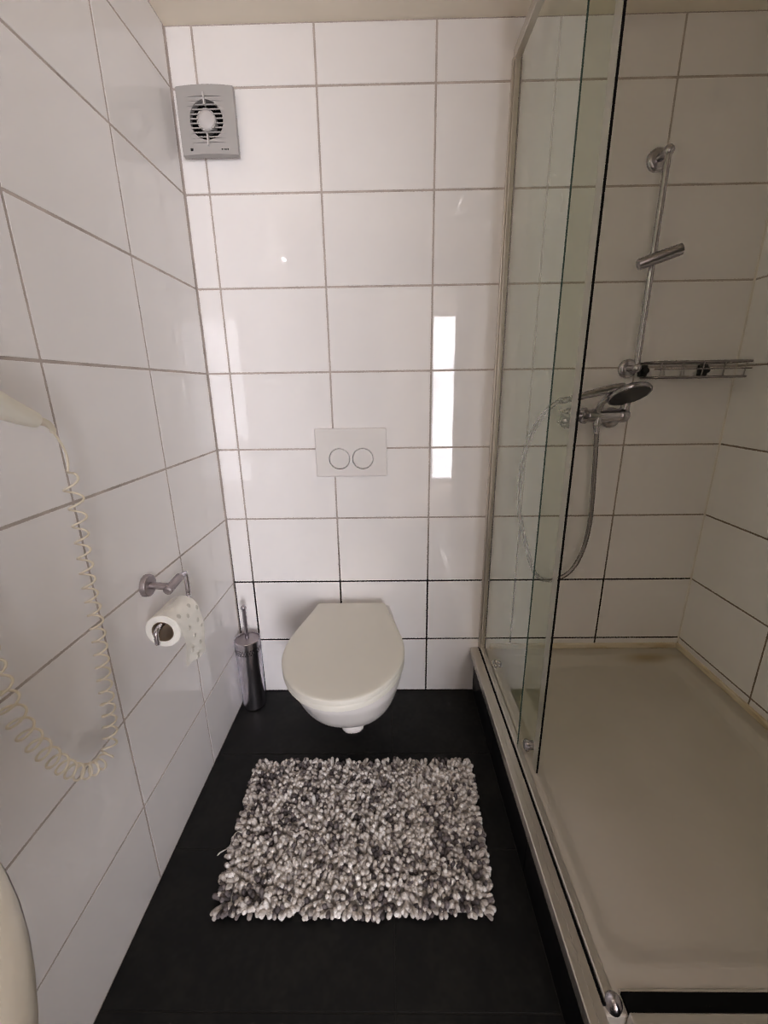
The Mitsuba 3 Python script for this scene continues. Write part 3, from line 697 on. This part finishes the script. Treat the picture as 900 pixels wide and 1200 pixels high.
t = thing('hand_shower', 'chrome hand shower with a dark face lying in the holder of the mixer tap', 'hand shower')
HY = MY - 0.050
part(t, 'handle', sweep(spline([(1.138, HY, 1.158), (1.18, HY, 1.168), (1.23, HY, 1.180), (1.275, HY - 0.004, 1.190), (1.31, HY - 0.006, 1.194)], 30), np.linspace(0.0085, 0.0145, 30), 18), 'chrome', smooth=50)
hc, ha = np.array([1.328, HY - 0.008, 1.176]), np.array([0.10, -0.50, -0.86])
part(t, 'head', lathe([(0.0, -0.026), (0.018, -0.024), (0.040, -0.015), (0.059, -0.004), (0.062, 0.003), (0.060, 0.008), (0.056, 0.0085)], hc, ha, 48), 'chrome', smooth=40)
fc = part(t, 'spray_face', lathe([(0.0, 0.009), (0.056, 0.0085), (0.057, 0.006)], hc, ha, 48), 'black_plastic', smooth=40, label='dark spray face')
hose = spline([(1.268, MY - 0.008, 1.072), (1.276, MY - 0.006, 1.0), (1.284, MY - 0.002, 0.902), (1.291, -0.06, 0.72), (1.270, -0.06, 0.607), (1.223, -0.06, 0.540), (1.150, -0.06, 0.528), (1.090, -0.06, 0.625), (1.046, -0.06, 0.785), (1.040, -0.07, 0.963), (1.076, -0.09, 1.10), (1.110, HY, 1.148), (1.140, HY, 1.159)], 260)
t = thing('shower_hose', 'grey ribbed metal shower hose hanging in a loop from the mixer tap', 'shower hose')
part(t, 'hose', sweep(hose, 0.0072 + 0.0004 * np.cos(np.arange(260) * math.pi), 12), 'dark_steel', smooth=60)
for q, d in ((hose[0], hose[1] - hose[0]), (hose[-1], hose[-2] - hose[-1])):
    d = d / np.linalg.norm(d)
    part(t, 'nut', rod(q - d * 0.004, q + d * 0.022, 0.0098, 0.0082, n=16), 'chrome', smooth=30)

# soap basket
t = thing('soap_basket', 'narrow wire soap basket mounted in the right corner of the shower', 'soap basket')
x0, x1, ya, yb, za, zb = 1.412, 1.708, -0.006, -0.092, 1.222, 1.267


def rect(z, r=0.012, dx=0.0):
    pts = rrect(x0 + dx, x1 - dx, yb + dx, ya, r, z, 5)
    return np.array(pts)


part(t, 'top_rim', sweep(rect(zb), 0.0034, 8, closed=True), 'dark_steel', smooth=60)
part(t, 'bottom_rim', sweep(rect(za, dx=0.006), 0.0034, 8, closed=True), 'dark_steel', smooth=60)
for k in range(6):
    y = ya - 0.008 - k * 0.0138
    part(t, 'floor_wire', rod([x0 + 0.008, y, za + 0.001], [x1 - 0.008, y, za + 0.001], 0.0021, n=8), 'dark_steel')
for k in range(5):
    x = x0 + 0.02 + k * (x1 - x0 - 0.04) / 4
    part(t, 'cross_wire', sweep([(x, ya, zb), (x, ya, za), (x, yb + 0.007, za), (x, yb, zb)], 0.0021, 8), 'dark_steel')
part(t, 'middle_wire', rod([x0, yb + 0.003, 1.246], [x1, yb + 0.003, 1.246], 0.0021, n=8), 'dark_steel')
for x in (1.425, 1.618):
    part(t, 'mount', join(box(x - 0.014, x + 0.014, -0.014, -0.0005, 1.226, 1.262, 0.004), rod([x, -0.012, 1.244], [x, -0.030, 1.244], 0.010)), 'black_plastic', label='black wall mount')
